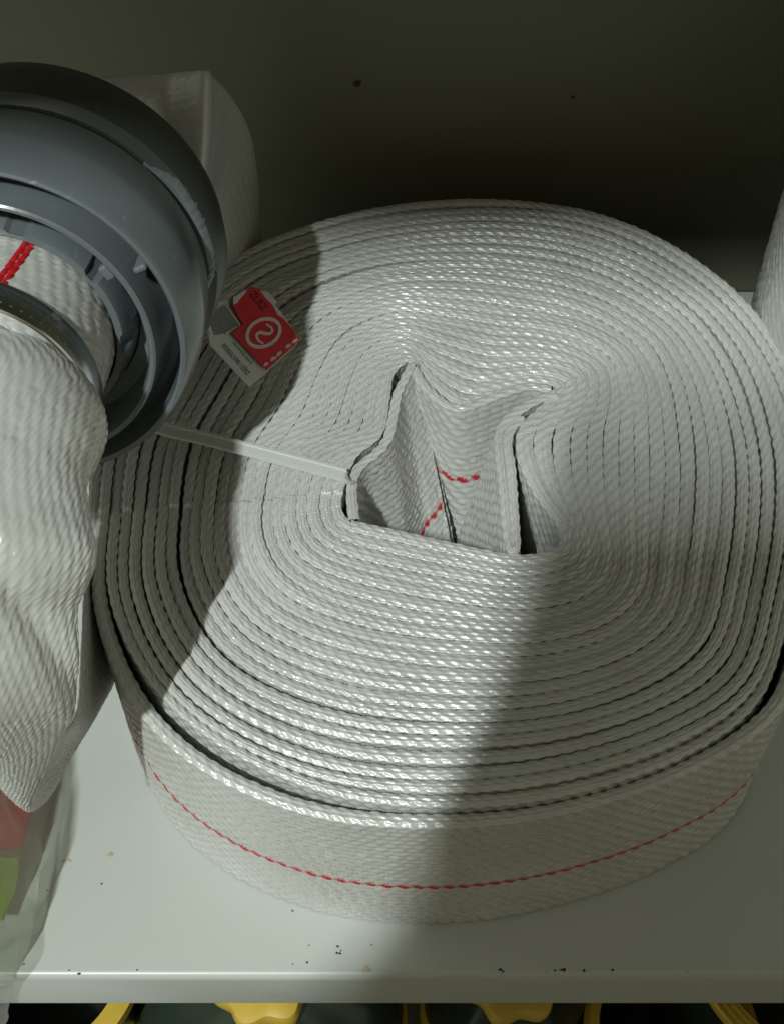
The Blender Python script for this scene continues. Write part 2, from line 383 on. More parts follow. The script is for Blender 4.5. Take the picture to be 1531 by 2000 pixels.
bB = [lean_pt(x, y, f, lB) for (x, y, _), f in zip(tB, (.05, .2, .45, .75, .95, 1, .9, .6, .3))]
fold(tB, bB, 12, -(1.5 * PV + .044 * .5))
tC = [(1084, 766, H), (1050, 778, H), (1018, 797, H), (988, 822, H), (976, 850, H), (979, 895, H), (986, 960, H), (992, 1030, H), (999, 1066, H), (1006, 1068, H), (1005, 1040, H), (1000, 970, H), (996, 910, H), (990, 870, H), (996, 838, H), (1018, 812, H)]
lC = at(880, 1120, .001) - at(976, 850, H)
bC = [lean_pt(x, y, f, lC) for (x, y, _), f in zip(tC, (.1, .3, .6, .85, 1, .95, .9, .8, .75, .5, -.1, -.5, -.6, -.6, -.6, -.4))]
fold(tC, bC, 13, None)

hose = empty('fire_hose', (0, 0, 0), 'large flat roll of white woven hose with red stripe and grey coupling', 'fire hose')
mesh_from_grids('rolled_hose', hose_grids, M_HOSE, hose)

# ------------------------------------------------------------------ hose ends and coupling
CC = np.array([-.1634, .0251, .2]); CN = unit(np.array([.0773, .9786, -.1904]))
CA = unit(np.cross(CN, [0, 0, 1.])); CB = np.cross(CN, CA); CA = np.cross(CB, CN)
def tube(name, st, parent, m=2.0, nu=None, stripe=None, seed=0, amp=AMP, post=None, pu=PU, pv=PV, srows=2, rows=230, shear=0, swap=False, ustep=.00075, slant=.85, frac=.79, off=.46):
    """flattened tube through stations (a, b, half thickness)"""
    A = np.array([s[0] for s in st], float); B = np.array([s[1] for s in st], float); T = np.array([s[2] for s in st], float)[:, None]
    D = cr(np.concatenate([A, B, T], 1), 900); D = np.concatenate([D, np.linspace(0, len(st) - 1, 900)[:, None]], 1)
    mid = (D[:, :3] + D[:, 3:6]) / 2; L = arclen(mid); n = int(L[-1] / ustep); q = np.linspace(0, L[-1], n)
    D = np.stack([np.interp(q, L, D[:, k]) for k in range(8)], 1)
    mid = (D[:, :3] + D[:, 3:6]) / 2; X = (D[:, :3] - D[:, 3:6]) / 2; th = D[:, 6]
    Tn = np.gradient(mid, axis=0); k = np.ones(31) / 31
    Tn = np.stack([np.convolve(np.pad(Tn[:, c], 15, mode='edge'), k, 'valid') for c in range(3)], 1)
    N = unit(np.cross(Tn, X))
    ph = np.linspace(0, 2 * np.pi, rows, endpoint=False)
    c, s = np.cos(ph), np.sin(ph); mm = m
    c2 = np.sign(c) * np.abs(c) ** (2 / mm); s2 = np.sign(s) * np.abs(s) ** (2 / mm)
    pos = mid[:, None] + X[:, None] * c2[None, :, None] + N[:, None] * (th[:, None] * s2[None])[..., None]
    if post is not None: pos = post(pos, D[:, 7], ph, N, mid, X)
    ringlen = np.linalg.norm(np.diff(np.concatenate([pos, pos[:, :1]], 1), axis=1), axis=2).mean(0)
    V = np.concatenate([[0], np.cumsum(ringlen)[:-1]]); per = ringlen.sum(); pv2 = per / round(per / pv)
    U = q[:, None] + 0 * V[None]; Vg = V[None] + shear * U
    if swap: V = V * ((round(per / pu) * pu) / per); U, Vg, pv2 = V[None] + 0 * U, U.copy(), pv
    row = None if stripe is None else math.floor(stripe * per / pv2)
    P, At, N0 = displace(pos, U, Vg, closed=True, stripe_row=row, amp=amp, flip=1, pu=pu, pv=pv2, stripe_rows=srows, seed=seed, slant=slant, frac=frac, off=off)
    # outward displacement: flip if normals point inwards
    ctr = ((pos - mid[:, None]) * (P - pos)).sum()
    Nn = N0
    if ((pos[1] - mid[1]) * Nn[1]).sum() < 0: P = 2 * pos - P
    return mesh_from_grids(name, [(P, At, True)], M_HOSE, parent)
RS = .0405
def ring_pts(t, R, ang): 
    c = CC + CN * t; dv = math.cos(ang) * CA + math.sin(ang) * CB; return c - dv * R, c + dv * R
a0, b0 = ring_pts(-.012, RS, 0); a1, b1 = ring_pts(-.035, RS, 0); a2, b2 = ring_pts(-.054, RS * .985, 0); a25, b25 = ring_pts(-.066, RS * .955, 0)
# make 'a' the left side
if a0[0] > b0[0]: (a0, b0), (a1, b1), (a2, b2), (a25, b25) = (b0, a0), (b1, a1), (b2, a2), (b25, a25)
tail_px = [((-215, 800, .238), (200, 872, .200), .031), ((-222, 860, .240), (188, 915, .204), .027), ((-230, 905, .242), (166, 962, .208), .021),
           ((-265, 985, .242), (174, 1020, .208), .016), ((-290, 1060, .240), (188, 1085, .206), .013), ((-300, 1130, .236), (172, 1140, .201), .011), ((-300, 1200, .230), (152, 1190, .196), .008), ((-270, 1280, .218), (155, 1300, .181), .008),
           ((-225, 1345, .206), (150, 1375, .165), .007), ((-170, 1390, .194), (131, 1416, .150), .006), ((-110, 1425, .182), (100, 1482, .128), .005),
           ((-60, 1445, .165), (68, 1552, .108), .0036), ((-35, 1462, .146), (62, 1586, .098), .0030), ((20, 1468, .118), (100, 1552, .085), .0026), ((95, 1444, .112), (144, 1468, .058), .0024),
           ((150, 1398, .110), (192, 1385, .032), .0024), ((160, 1280, .110), (226, 1320, .010), .0024), ((166, 1150, .104), (232, 1230, .004), .0024), ((176, 1030, .1), (226, 1130, .003), .0024)]
st = [(a0, b0, RS), (a1, b1, RS), (a2, b2, RS), (a25, b25, RS * .93)] + [(at(*a), at(*b), t) for a, b, t in tail_px]
def creases(pos, par, ph, N, mid, X):
    s = np.sin(ph)[None]; c = np.cos(ph)[None]; pp = par[:, None]
    up = np.where((N @ np.array([0, -.6, .8])) > 0, 1.0, -1.0)[:, None]     # towards the visible side
    vis = .5 + .5 * np.tanh(5 * s * up)
    k = np.exp(-((pp - (11.6 - 3.2 * (c + 1))) / .55) ** 2) * (pp < 14)      # slack fold across the drooping end
    k2 = np.exp(-((pp - (12.7 - 3.0 * (c + 1))) / .5) ** 2) * (pp < 14)
    k3 = np.exp(-((pp - (9.6 - 3.4 * (c + 1))) / .6) ** 2) * (pp > 6)
    return pos + (N * up)[:, None] * (vis * (-.0030 * k + .0004 * k2 + .0003 * k3))[..., None]
tube('hose_end', st, hose, m=2.0, stripe=None, seed=21, post=creases, pu=.0054, pv=.0022, amp=.00050, shear=-.55, ustep=.00072, rows=300, slant=.3, frac=.86, off=.5)
# rear hose end, behind the couplings
a3, b3 = ring_pts(.045, .04, math.pi / 2); a4, b4 = ring_pts(.075, .04, math.pi / 2)
if a3[2] < b3[2]: (a3, b3), (a4, b4) = (b3, a3), (b4, a4)
rear_px = [((108, 160, .150), (240, 470, .115), .030), ((230, 148, .155), (320, 450, .122), .018), ((330, 143, .158), (362, 425, .128), .008), ((402, 137, .150), (388, 388, .122), .0035), ((414, 148, .170), (396, 396, .138), .003),
           ((446, 182, .196), (402, 415, .150), .003), ((478, 235, .206), (406, 435, .150), .003), ((493, 295, .208), (405, 465, .146), .006), ((496, 420, .202), (410, 520, .142), .010), ((494, 560, .19), (412, 640, .14), .012), ((490, 660, .18), (410, 720, .13), .01)]
st = [(a3, b3, .04), (a4, b4, .038)] + [(aty(*a), aty(*b), t) for a, b, t in rear_px]
tube('hose_end', st, hose, m=2.0, seed=22, amp=.0004, ustep=.0011, rows=140)


def prof_lathe(name, prof, mat, parent, **kw): return lathe(name, prof, CC, CN, mat, parent, **kw)
# near coupling: one turned body, the lip and the tail piece are its sub-parts
body = prof_lathe('coupling', [(.0225, .060), (.0225, .0672), (.020, .0685), (.0025, .0702), (0, .0704), (-.003, .0700), (-.0190, .0680), (-.0208, .0672), (-.0213, .0662), (-.0205, .0652), (-.0060, .0640), (-.0040, .0625), (-.0045, .0598), (-.0200, .0572), (-.0240, .0568), (-.0246, .0560), (-.0243, .0547), (-.0225, .0540), (-.004, .0530), (-.004, .047), (.004, .047), (.0055, .060)], M_GREY, hose, seg=220, smooth_angle=28)
lathe('tail_piece', [(-.0040, .0465), (-.0175, .0450), (-.0195, .0440), (-.0195, .0415), (.003, .0412), (.003, .0465)], CC, CN, M_GREY, body, seg=160,
      rfun=lambda t, tt, r: r if (tt > -.01 or (t * 9 / math.pi) % 2 > .42) else min(r, .0428), smooth_angle=28)
def nib(ang, R, t0, t1, wdt, hgt, parent, mat, name='stop_nib'):
    "a small lug standing on the coupling at an angle"
    dv = math.cos(ang) * CA + math.sin(ang) * CB; tg = np.cross(CN, dv)
    vs = [CC + CN * t + dv * r + tg * s for t in (t0, t1) for r in (R, R + hgt) for s in (-wdt, wdt)]
    return mesh(name, vs, [(0, 1, 3, 2), (4, 6, 7, 5), (0, 4, 5, 1), (2, 3, 7, 6), (0, 2, 6, 4), (1, 5, 7, 3)], mat, parent, bevel=.0009)
def ang_of(px, py, t):
    "angle on the coupling circle of plane t nearest to the pixel"
    v = _d + _r * (px - 765.5) / FPX + _u * (1000 - py) / FPX
    o = CC + CN * t; k = ((o - CAM) @ CN) / (v @ CN); q_ = CAM + k * v - o
    return math.atan2(q_ @ CB, q_ @ CA), np.linalg.norm(q_)
an, rr_ = ang_of(285, 520, -.0215); nib(an, .0600, -.0222, -.0080, .0013, .0052, body, M_GREY)
an, _ = ang_of(205, 535, -.024); nib(an, .0510, -.0250, -.0215, .0030, .0035, body, M_GREY)
# gasket seam and the far coupling half
prof_lathe('gasket', [(.0215, .061), (.0215, .0655), (.0262, .0655), (.0262, .061)], M_BLACK, hose, seg=160)
far = prof_lathe('coupling', [(.0262, .060), (.0262, .0668), (.029, .0705), (.0345, .0718), (.046, .0718), (.0490, .0705), (.0560, .0690), (.058, .066), (.058, .045), (.052, .045), (.052, .060)], M_DARK, hose, seg=220, smooth_angle=28)
far['label'] = 'dark second half of the coupling, behind the grey one'
# pale lip between the halves, on the right side
an0, _ = ang_of(300, 300, .0262); an1, _ = ang_of(432, 590, .0262)
if an1 < an0 - math.pi: an1 += 2 * math.pi
if an1 > an0 + math.pi: an1 -= 2 * math.pi
lip_ = lathe('lip', [(.0250, .064), (.0250, .0690), (.0262, .0702), (.0300, .0712), (.0312, .0700), (.030, .064)], CC, CN, M_GREY, far, seg=70, arc=(an0, an1),
             rfun=lambda t, tt, r: r - (.0034 * (1 - min(1, min(t - an0, an1 - t) / abs(an1 - an0) * 5 + .02)) + .0006 * (mnoise.noise(Vector((t * 40, 0, 0))) + 1) * (t > an0) if r > .068 else 0))
# clamp band
cl = lathe('hose_clamp', [(-.0465, .0416), (-.0470, .0424), (-.0478, .0427), (-.0600, .0427), (-.0608, .0424), (-.0612, .0416), (-.0540, .0412)], CC, CN, M_STEEL, hose, seg=180, smooth_angle=60)
for k in range(13):
    ang = ang_of(60, 625, -.054)[0] + (k - 7) * .085
    dv = math.cos(ang) * CA + math.sin(ang) * CB; tg = np.cross(CN, dv); c = CC + CN * -.054 + dv * .04272
    vs = [c + CN * a_ + tg * (b_ + a_ * .25) + dv * h_ for h_ in (0, .0002) for a_, b_ in ((-.0035, -.0004), (.0035, -.0004), (.0035, .0004), (-.0035, .0004))]
    nb = mesh('thread_slot', vs, [(0, 1, 2, 3), (4, 7, 6, 5), (0, 4, 5, 1), (1, 5, 6, 2), (2, 6, 7, 3), (3, 7, 4, 0)], M_STEEL, cl, smooth=False)
# red stripe on the sleeve: woven-in yarn floats
def sleeve_stripe():
    vs, fs = [], []
    mred, nt, p = mat_base('red_yarn', (.50, .012, .02), .35); grain(nt, p, (.5, .012, .02), .2, 700, .3, 1500)
    a_, _ = ang_of(66, 455, -.017); b_, _ = ang_of(5, 545, -.044)
    k = 0
    for i in range(7):
        for j in (0, 1):
            t = -.0155 - .0046 * (i + .5 * j); ang = a_ + (b_ - a_) * (t + .017) / (-.027) + (j - .5) * .055
            dv = math.cos(ang) * CA + math.sin(ang) * CB; tg = np.cross(CN, dv); c = CC + CN * t + dv * (RS + .0001)
            n0 = len(vs)
            for u_ in np.linspace(-1, 1, 7):
                for w_ in np.linspace(-1, 1, 6):
                    hh = .00075 * math.sqrt(max(0, 1 - w_ * w_)) * math.sqrt(max(0, 1 - u_ * u_ * .98))
                    vs.append(c + CN * (u_ * .0026) + tg * (w_ * .0011 + u_ * .0004) + dv * (hh - .0001))
            for x in range(6):
                for y in range(5): fs.append((n0 + x * 6 + y, n0 + x * 6 + y + 1, n0 + x * 6 + y + 7, n0 + x * 6 + y + 6))
    return finish(mesh('red_stripe', vs, fs, mred, hose), kind='stuff')
sleeve_stripe()

# ------------------------------------------------------------------ cable tie
mt, nt, p = mat_base('clear_nylon', (.82, .84, .80), .3); p.inputs['Transmission Weight'].default_value = .35; p.inputs['IOR'].default_value = 1.5; p.inputs['Subsurface Weight'].default_value = 0
def cable_tie():
    c = cr([at(248, 812, .120), at(290, 828, .1105), at(330, 842, .1075), at(400, 858, .1060), at(500, 884, .1052), at(600, 910, .1052), at(660, 926, .1058), at(676, 933, .1045), at(684, 942, .099), at(700, 962, .084), at(716, 985, .066)], 160)
    T = unit(np.gradient(c, axis=0)); up = np.tile([0, 0, 1.], (160, 1))
    S = unit(np.cross(T, np.array([.12, .0, 1.])));  Nn = unit(np.cross(S, T))
    W = .0034
    prof = [(-W, 0), (-W, .0013), (-W * .62, .0014), (-W * .52, .0009), (W * .52, .0009), (W * .62, .0014), (W, .0013), (W, 0)]
    vs = []; 
    for i in range(160):
        for s_, n_ in prof: vs.append(c[i] + S[i] * s_ + Nn[i] * n_)
    m_ = len(prof); fs = [(i * m_ + j, i * m_ + (j + 1) % m_, (i + 1) * m_ + (j + 1) % m_, (i + 1) * m_ + j) for i in range(159) for j in range(m_)]
    fs += [tuple(range(m_)), tuple(159 * m_ + j for j in range(m_))]
    ob = mesh('cable_tie', vs, fs, mt); sharp(ob, 35); return ob
finish(cable_tie(), 'translucent nylon cable tie stretched over the hose roll from the coupling to the centre', 'cable tie')

# ------------------------------------------------------------------ hang tag
def tag():
    mr, nt, p = mat_base('tag_red', (.62, .03, .04), .35); grain(nt, p, (.60, .03, .042), .22, 160, .25, 900)
    mw, nt, p = mat_base('tag_white', (.58, .62, .60), .45); grain(nt, p, (.58, .62, .60), .06, 200, .1, 900)
    mg, nt, p = mat_base('tag_grey', (.22, .25, .22), .4); grain(nt, p, (.22, .25, .22), .3, 500, .1, 900)
    mp, nt, p = mat_base('tag_print_white', (.62, .55, .56), .45)
    mk, nt, p = mat_base('tag_print_black', (.018, .02, .02), .5)
    mdk, nt, p = mat_base('tag_print_dark_red', (.05, .006, .008), .5)
    Z = .128
    f = lambda x, y: (380 + x / 5.888, 520 + y / 5.888)      # measured in an enlarged crop
    o0 = at(*f(780, 760), Z)
    root = empty('hang_tag', o0, 'small red and white tag with a ringed swirl sign hanging beside the coupling', 'tag')
    # the tag leans: plane through three points at different heights
    A, B, C_ = at(*f(150, 800), .140), at(*f(620, 260), .133), at(*f(700, 1300), .118)
    n = unit(np.cross(B - A, C_ - A)); n = n if n[2] > 0 else -n
    def on(x, y, h=0):
        px, py = f(x, y); v = _d + _r * (px - 765.5) / FPX + _u * (1000 - py) / FPX
        k = ((A - CAM) @ n) / (v @ n); return CAM + k * v + n * h
    def slab(name, pts, h0, h1, mat, par, bev=0):
        k = len(pts); vs = [on(x, y, h0) for x, y in pts] + [on(x, y, h1) for x, y in pts]
        fs = [tuple(range(k)), tuple(range(2 * k - 1, k - 1, -1))] + [(j, (j + 1) % k, k + (j + 1) % k, k + j) for j in range(k)]
        ob = mesh(name, vs, fs, mat, par, smooth=False); return ob
    back = slab('backing', [(135, 395), (330, 415), (400, 365), (560, 265), (690, 290), (800, 310), (895, 420), (985, 530), (1090, 680), (1180, 840), (1170, 900), (770, 1270), (630, 1390), (170, 900), (150, 700)], 0, .0005, mw, root)
    red = slab('red_panel', [(395, 475), (560, 300), (610, 255), (690, 280), (760, 360), (860, 470), (960, 600), (1100, 760), (1165, 880), (790, 1215), (390, 785), (520, 690)], .0020, .0026, mr, root)
    slab('grey_panel', [(120, 400), (240, 520), (330, 455), (345, 480), (490, 680), (330, 775), (250, 800), (190, 790), (120, 640)], .0005, .0010, mg, root)
    slab('silver_corner', [(400, 385), (535, 300), (555, 310), (440, 450), (400, 468)], .0026, .0029, mw, root)
    slab('torn_edge', [(710, 310), (800, 320), (850, 390), (900, 430), (870, 470), (960, 570), (950, 610), (905, 580), (850, 470), (760, 375)], .0026, .0030, mp, root)
    slab('frame', [(335, 460), (352, 470), (515, 690), (345, 800), (330, 780), (488, 685)], .0010, .0015, mw, root)
    # ring with an S swirl
    def ribbon(name, pts, wd, mat, par, h=.0027):
        pts = np.array(pts, float); T = unit(np.gradient(pts, axis=0)); Nn = np.stack([-T[:, 1], T[:, 0]], 1)
        wd = np.broadcast_to(wd, (len(pts),))
        vs = [on(*(q_ + s * Nn[i] * wd[i]), hh) for i, q_ in enumerate(pts) for s, hh in ((-1, h - .0003), (-1, h + .0003), (1, h + .0003), (1, h - .0003))]
        fs = [(i * 4 + j, i * 4 + (j + 1) % 4, (i + 1) * 4 + (j + 1) % 4, (i + 1) * 4 + j) for i in range(len(pts) - 1) for j in range(4)]
        fs += [(0, 1, 2, 3), tuple(4 * (len(pts) - 1) + j for j in (3, 2, 1, 0))]
        return mesh(name, vs, fs, mat, par, smooth=False)
    th = np.linspace(0, 2 * np.pi, 61); ca, sa = math.cos(math.radians(-28)), math.sin(math.radians(-28))
    el = [(745 + 198 * math.cos(t) * ca - 150 * math.sin(t) * sa, 790 + 198 * math.cos(t) * sa + 150 * math.sin(t) * ca) for t in th]
    ribbon('ring_emblem', el, 19, mp, red)
    sw = cr([(775, 690), (830, 725), (845, 765), (815, 800), (760, 795), (705, 785), (668, 810), (670, 850), (700, 890), (745, 915)], 50)
    ribbon('swirl_emblem', sw, 8 + 9 * np.sin(np.linspace(0, np.pi, 50)), mp, red)
    def text(s, x, y, ang, size, mat, par, stretch=1.0, h=.0007):
        cu = bpy.data.curves.new('print', 'FONT'); cu.body = s; cu.size = 1; cu.align_x = 'CENTER'; cu.align_y = 'CENTER'
        tmp = bpy.data.objects.new('tmp', cu); COL.objects.link(tmp)
        me = bpy.data.meshes.new_from_object(tmp.evaluated_get(bpy.context.evaluated_depsgraph_get())); bpy.data.objects.remove(tmp)
        c, s_ = math.cos(math.radians(ang)), math.sin(math.radians(ang))
        for v in me.vertices:
            X_, Y_ = v.co.x * size * stretch, -v.co.y * size
            v.co = on(x + X_ * c - Y_ * s_, y + X_ * s_ + Y_ * c, h)
        me.materials.append(mat); ob = bpy.data.objects.new('lettering', me); COL.objects.link(ob); keep(ob, par)
        return ob
    text('ZLRZ', 690, 425, 51, 118, mdk, red, .9, h=.0028)
    text('Z0J31/8657E0020'[::1], 470, 1075, 229, 74, mk, back, .86)
    text('0ZE7E2A1E7', 540, 1000, 229, 34, mk, back, 1.9)
    for (x, y, s) in ((775, 1150, 40), (860, 1085, 44), (930, 1025, 46), (1030, 940, 44), (1110, 880, 44)):
        th = np.linspace(0, 2 * np.pi, 9)[:-1]
        slab('worn_print', [(x + s * (1.0 * math.cos(t) * .82 + .5 * math.sin(t) * .57) * random.uniform(.75, 1.1), y + s * (-.57 * math.cos(t) + .5 * math.sin(t) * .82) * random.uniform(.75, 1.1)) for t in th], .0026, .00285, mp, red)
    # thin loop tying the tag to the coupling
    mesh_tube('tag_loop', [on(170, 790, .0008), on(120, 700, .002), on(80, 560, .004), at(420, 575, .165), at(424, 545, .175)], .0012, mw, root)
def mesh_tube(name, pts, r, mat, par=None, seg=10, n=40):
    c = cr(np.array([tuple(q_) for q_ in pts]), n); T = unit(np.gradient(c, axis=0)); S = unit(np.cross(T, [.3, .2, 1.])); N_ = np.cross(S, T)
    r = np.broadcast_to(r, (n,))
    vs = [c[i] + r[i] * (math.cos(2 * math.pi * k / seg) * S[i] + math.sin(2 * math.pi * k / seg) * N_[i]) for i in range(n) for k in range(seg)]
    fs = [(i * seg + k, i * seg + (k + 1) % seg, (i + 1) * seg + (k + 1) % seg, (i + 1) * seg + k) for i in range(n - 1) for k in range(seg)]
    fs += [tuple(range(seg)), tuple((n - 1) * seg + k for k in range(seg))]
    return mesh(name, vs, fs, mat, par)
tag()

# ------------------------------------------------------------------ second roll at the right edge
def second_roll():
    root_c = at(1480, 640, .05)
    r = .075; H2 = .23
    # silhouette passes through pixel (1490, 560): place the cylinder so its left side touches it
    e_ = at(1487, 580, .12); cx, cy = e_[0] + r * .97 + .007, e_[1] + .012
    root = empty('fire_hose', (cx, cy, 0), 'second white woven hose roll cut off by the right edge, standing behind the big roll', 'fire hose')
    s = np.linspace(0, 2 * np.pi * 5, 3000); rad = r - .0052 * s / (2 * np.pi)
    P = np.column_stack([cx + rad * np.cos(s), cy + rad * np.sin(s)]); P, q = resample(P, .0013)
    top = np.column_stack([P, np.full(len(P), H2)]); dn = np.zeros_like(top); dn[:, 2] = -(H2 - .001)
    one = int(2 * np.pi * r / .0013)
    T = np.gradient(top, axis=0)
    global hose_grids
    old = hose_grids; hose_grids = []
    # first wrap: fine outer face; normals of strip point to the right of travel -> travel clockwise for outward
    strip(top[:one + 5][::-1].copy(), dn[:one + 5], np.full(one + 5, .0023), (.004, .20), seed=31, coarse=(.22,), step=.0014)
    strip(top[one:][::-1].copy(), dn[one:], np.full(len(top) - one, .0023), (.004, .008), seed=32, coarse=(.22, .05))
    ob = mesh_from_grids('rolled_hose', hose_grids, M_HOSE); keep(ob, root); hose_grids = old
second_roll()

# ------------------------------------------------------------------ plastic bag and what is in it
def film(name):
    m = bpy.data.materials.new(name); m.use_nodes = True; nt = m.node_tree; nt.nodes.clear()
    out = nd(nt, 'ShaderNodeOutputMaterial'); tr = nd(nt, 'ShaderNodeBsdfTransparent'); tr.inputs[0].default_value = (.93, .94, .92, 1)
    pr = nd(nt, 'ShaderNodeBsdfPrincipled'); pr.inputs['Base Color'].default_value = (.62, .64, .60, 1); pr.inputs['Roughness'].default_value = .10
    mx = nd(nt, 'ShaderNodeMixShader'); mx.inputs[0].default_value = .2
    lw = nd(nt, 'ShaderNodeLayerWeight'); lw.inputs[0].default_value = .35; mr = nd(nt, 'ShaderNodeMapRange'); mr.inputs[3].default_value = .03; mr.inputs[4].default_value = .36
    nt.links.new(lw.outputs['Facing'], mr.inputs[0]); nt.links.new(mr.outputs[0], mx.inputs[0])
    tc = nd(nt, 'ShaderNodeTexCoord'); nz = nd(nt, 'ShaderNodeTexNoise'); nz.inputs['Scale'].default_value = 45; nz.inputs['Detail'].default_value = 5; nt.links.new(tc.outputs['Object'], nz.inputs['Vector'])
    b = nd(nt, 'ShaderNodeBump'); b.inputs['Strength'].default_value = .6; b.inputs['Distance'].default_value = .004; nt.links.new(nz.outputs['Fac'], b.inputs['Height']); nt.links.new(b.outputs[0], pr.inputs['Normal'])
    nt.links.new(tr.outputs[0], mx.inputs[1]); nt.links.new(pr.outputs[0], mx.inputs[2]); nt.links.new(mx.outputs[0], out.inputs[0])
    return m
M_FILM = film('clear_film')
def crumple(P, amp, sc, seed):
    for i in range(len(P)):
        v = Vector(P[i]) * sc + Vector((seed, seed * 2, 0)); P[i] = np.array(P[i]) + np.array(mnoise.noise_vector(v)) * amp
    return P
def sheet(name, rows, mat, parent, nu=70, nv=44, amp=.0034, sc=62, seed=1, thick=.0003):
    R = np.array([[tuple(p_) for p_ in r] for r in rows], float); G = cr(R, nu); G = np.swapaxes(cr(np.swapaxes(G, 0, 1), nv), 0, 1)
    P = crumple(list(G.reshape(-1, 3)), amp, sc, seed)
    fs = [(i * nv + j, i * nv + j + 1, (i + 1) * nv + j + 1, (i + 1) * nv + j) for i in range(nu - 1) for j in range(nv - 1)]
    ob = mesh(name, P, fs, mat, parent); md = ob.modifiers.new('thickness', 'SOLIDIFY'); md.thickness = thick; return ob
bag = empty('plastic_bag', tuple(at(-60, 1650, 0)), 'clear crumpled plastic bag at the left edge of the shelf, hanging over its lip', 'bag')
sheet('bag_front', [[at(-260, 1360, .05), at(-130, 1380, .085), at(-30, 1400, .045), at(60, 1430, .010), at(112, 1450, .001)],
                    [at(-270, 1540, .06), at(-140, 1550, .100), at(-20, 1565, .060), at(66, 1580, .016), at(92, 1600, .001)],
                    [at(-270, 1690, .06), at(-150, 1700, .095), at(-25, 1715, .056), at(58, 1730, .018), at(76, 1740, .001)],
                    [at(-270, 1845, .05), at(-150, 1845, .070), at(-40, 1848, .045), at(36, 1850, .012), at(52, 1850, .001)],
                    [at(-270, 1905, .012), at(-150, 1906, .014), at(-60, 1906, .010), at(12, 1906, .004), at(28, 1906, .001)]], M_FILM, bag, seed=3)
yf = Y_FRONT - .003
sheet('bag_flap', [[at(-140, 1780, .035), at(-60, 1785, .035), at(8, 1800, .03)],
                   [at(-140, 1830, .03), at(-60, 1835, .03), at(34, 1838, .022)],
                   [aty(-140, 1915, yf - .004), aty(-60, 1915, yf - .006), aty(27, 1905, yf - .002)],
                   [aty(-140, 1965, yf - .004), aty(-60, 1965, yf - .006), aty(20, 1955, yf - .001)],
                   [aty(-140, 2040, yf - .002), aty(-60, 2040, yf - .004), aty(5, 2040, yf - .001)]], M_FILM, bag, seed=8, amp=.0015)
def packet(name, rows, mat, th, label):
    c = np.mean([np.mean(np.array([tuple(q) for q in r]), 0) for r in rows], 0)
    root = empty(name, tuple(c), label, 'packet')
    ob = sheet('wrapper', rows, mat, root, nu=24, nv=16, amp=.0012, sc=60, seed=5, thick=th)
    return ob
m, nt, p = mat_base('red_wrapper', (.50, .035, .025), .35); grain(nt, p, (.85, .065, .03), .2, 60, .2, 200)
packet('red_packet', [[at(-240, 1395, .05), at(-130, 1400, .072), at(0, 1420, .036), at(72, 1440, .006)], [at(-240, 1520, .055), at(-130, 1530, .086), at(0, 1545, .046), at(70, 1560, .010)], [at(-240, 1620, .05), at(-130, 1640, .08), at(-5, 1655, .042), at(40, 1662, .012)]], m, .006, 'red packet inside the clear plastic bag, above the lime one')
m, nt, p = mat_base('lime_wrapper', (.40, .52, .08), .4); grain(nt, p, (.50, .66, .07), .15, 60, .2, 200)
packet('lime_packet', [[at(-230, 1665, .05), at(-130, 1668, .076), at(-20, 1672, .044), at(38, 1676, .012)], [at(-230, 1720, .045), at(-130, 1725, .066), at(-25, 1728, .038), at(29, 1730, .012)], [at(-230, 1790, .035), at(-130, 1795, .045), at(-40, 1797, .026), at(8, 1798, .010)]], m, .005, 'lime green packet inside the clear plastic bag, below the red one')

# ------------------------------------------------------------------ things on the shelf below
my, nt, p = mat_base('yellow_plastic', (.58, .40, .055), .4); grain(nt, p, (.58, .40, .055), .15, 50, .15, 300)
mgd, nt, p = mat_base('dark_green_plastic', (.022, .034, .024), .25); grain(nt, p, (.022, .034, .024), .3, 25, .2, 120, (.18, .4))
def bottle(px, py, zc, rb, rim, label):
    c = at(px, py, zc); root = empty('bottle', (c[0], c[1], Z_LOW), label, 'bottle', 'dark bottles with yellow caps under the shelf')
    Hh = zc - Z_LOW
    C0 = np.array([c[0], c[1], Z_LOW])
    rf = lambda t, z_, r: r * (1 + .05 * math.cos(t * 8) * (1 if z_ > Hh * .55 and r > .03 else .3))
    lathe('body', [(.0, rb * .96), (.006, rb), (Hh * .55, rb), (Hh * .72, rb * .93), (Hh * .86, rb * .62), (Hh * .93, .024), (Hh * .97, .021), (Hh * .97, .001), (0.001, .001)], C0, (0, 0, 1), mgd, root, seg=64, rfun=rf)
    lathe('cap', [(Hh * .93, .0215), (Hh * .93, .026), (Hh * 1.0, .027), (Hh * 1.03, .0255), (Hh * 1.04, .020), (Hh * 1.04, .001), (Hh * .99, .001)], C0, (0, 0, 1), my, root, seg=96, rfun=lambda t, z_, r: r * (1 + (.09 * math.cos(t * 7 + .6) if r > .015 else 0)))
    if rim: lathe('rim', [(Hh * .50, rb), (Hh * .505, rb + .0030), (Hh * .54, rb + .0036), (Hh * .575, rb + .0028), (Hh * .58, rb * .97)], C0, (0, 0, 1), my, root, seg=90)
    return root
bottle(515, 1902, -.150, .072, True, 'dark green bottle with a scalloped yellow cap under the left half of the shelf')
bottle(1000, 1890, -.150, .044, True, 'slim dark green bottle with a yellow cap under the right half of the shelf')
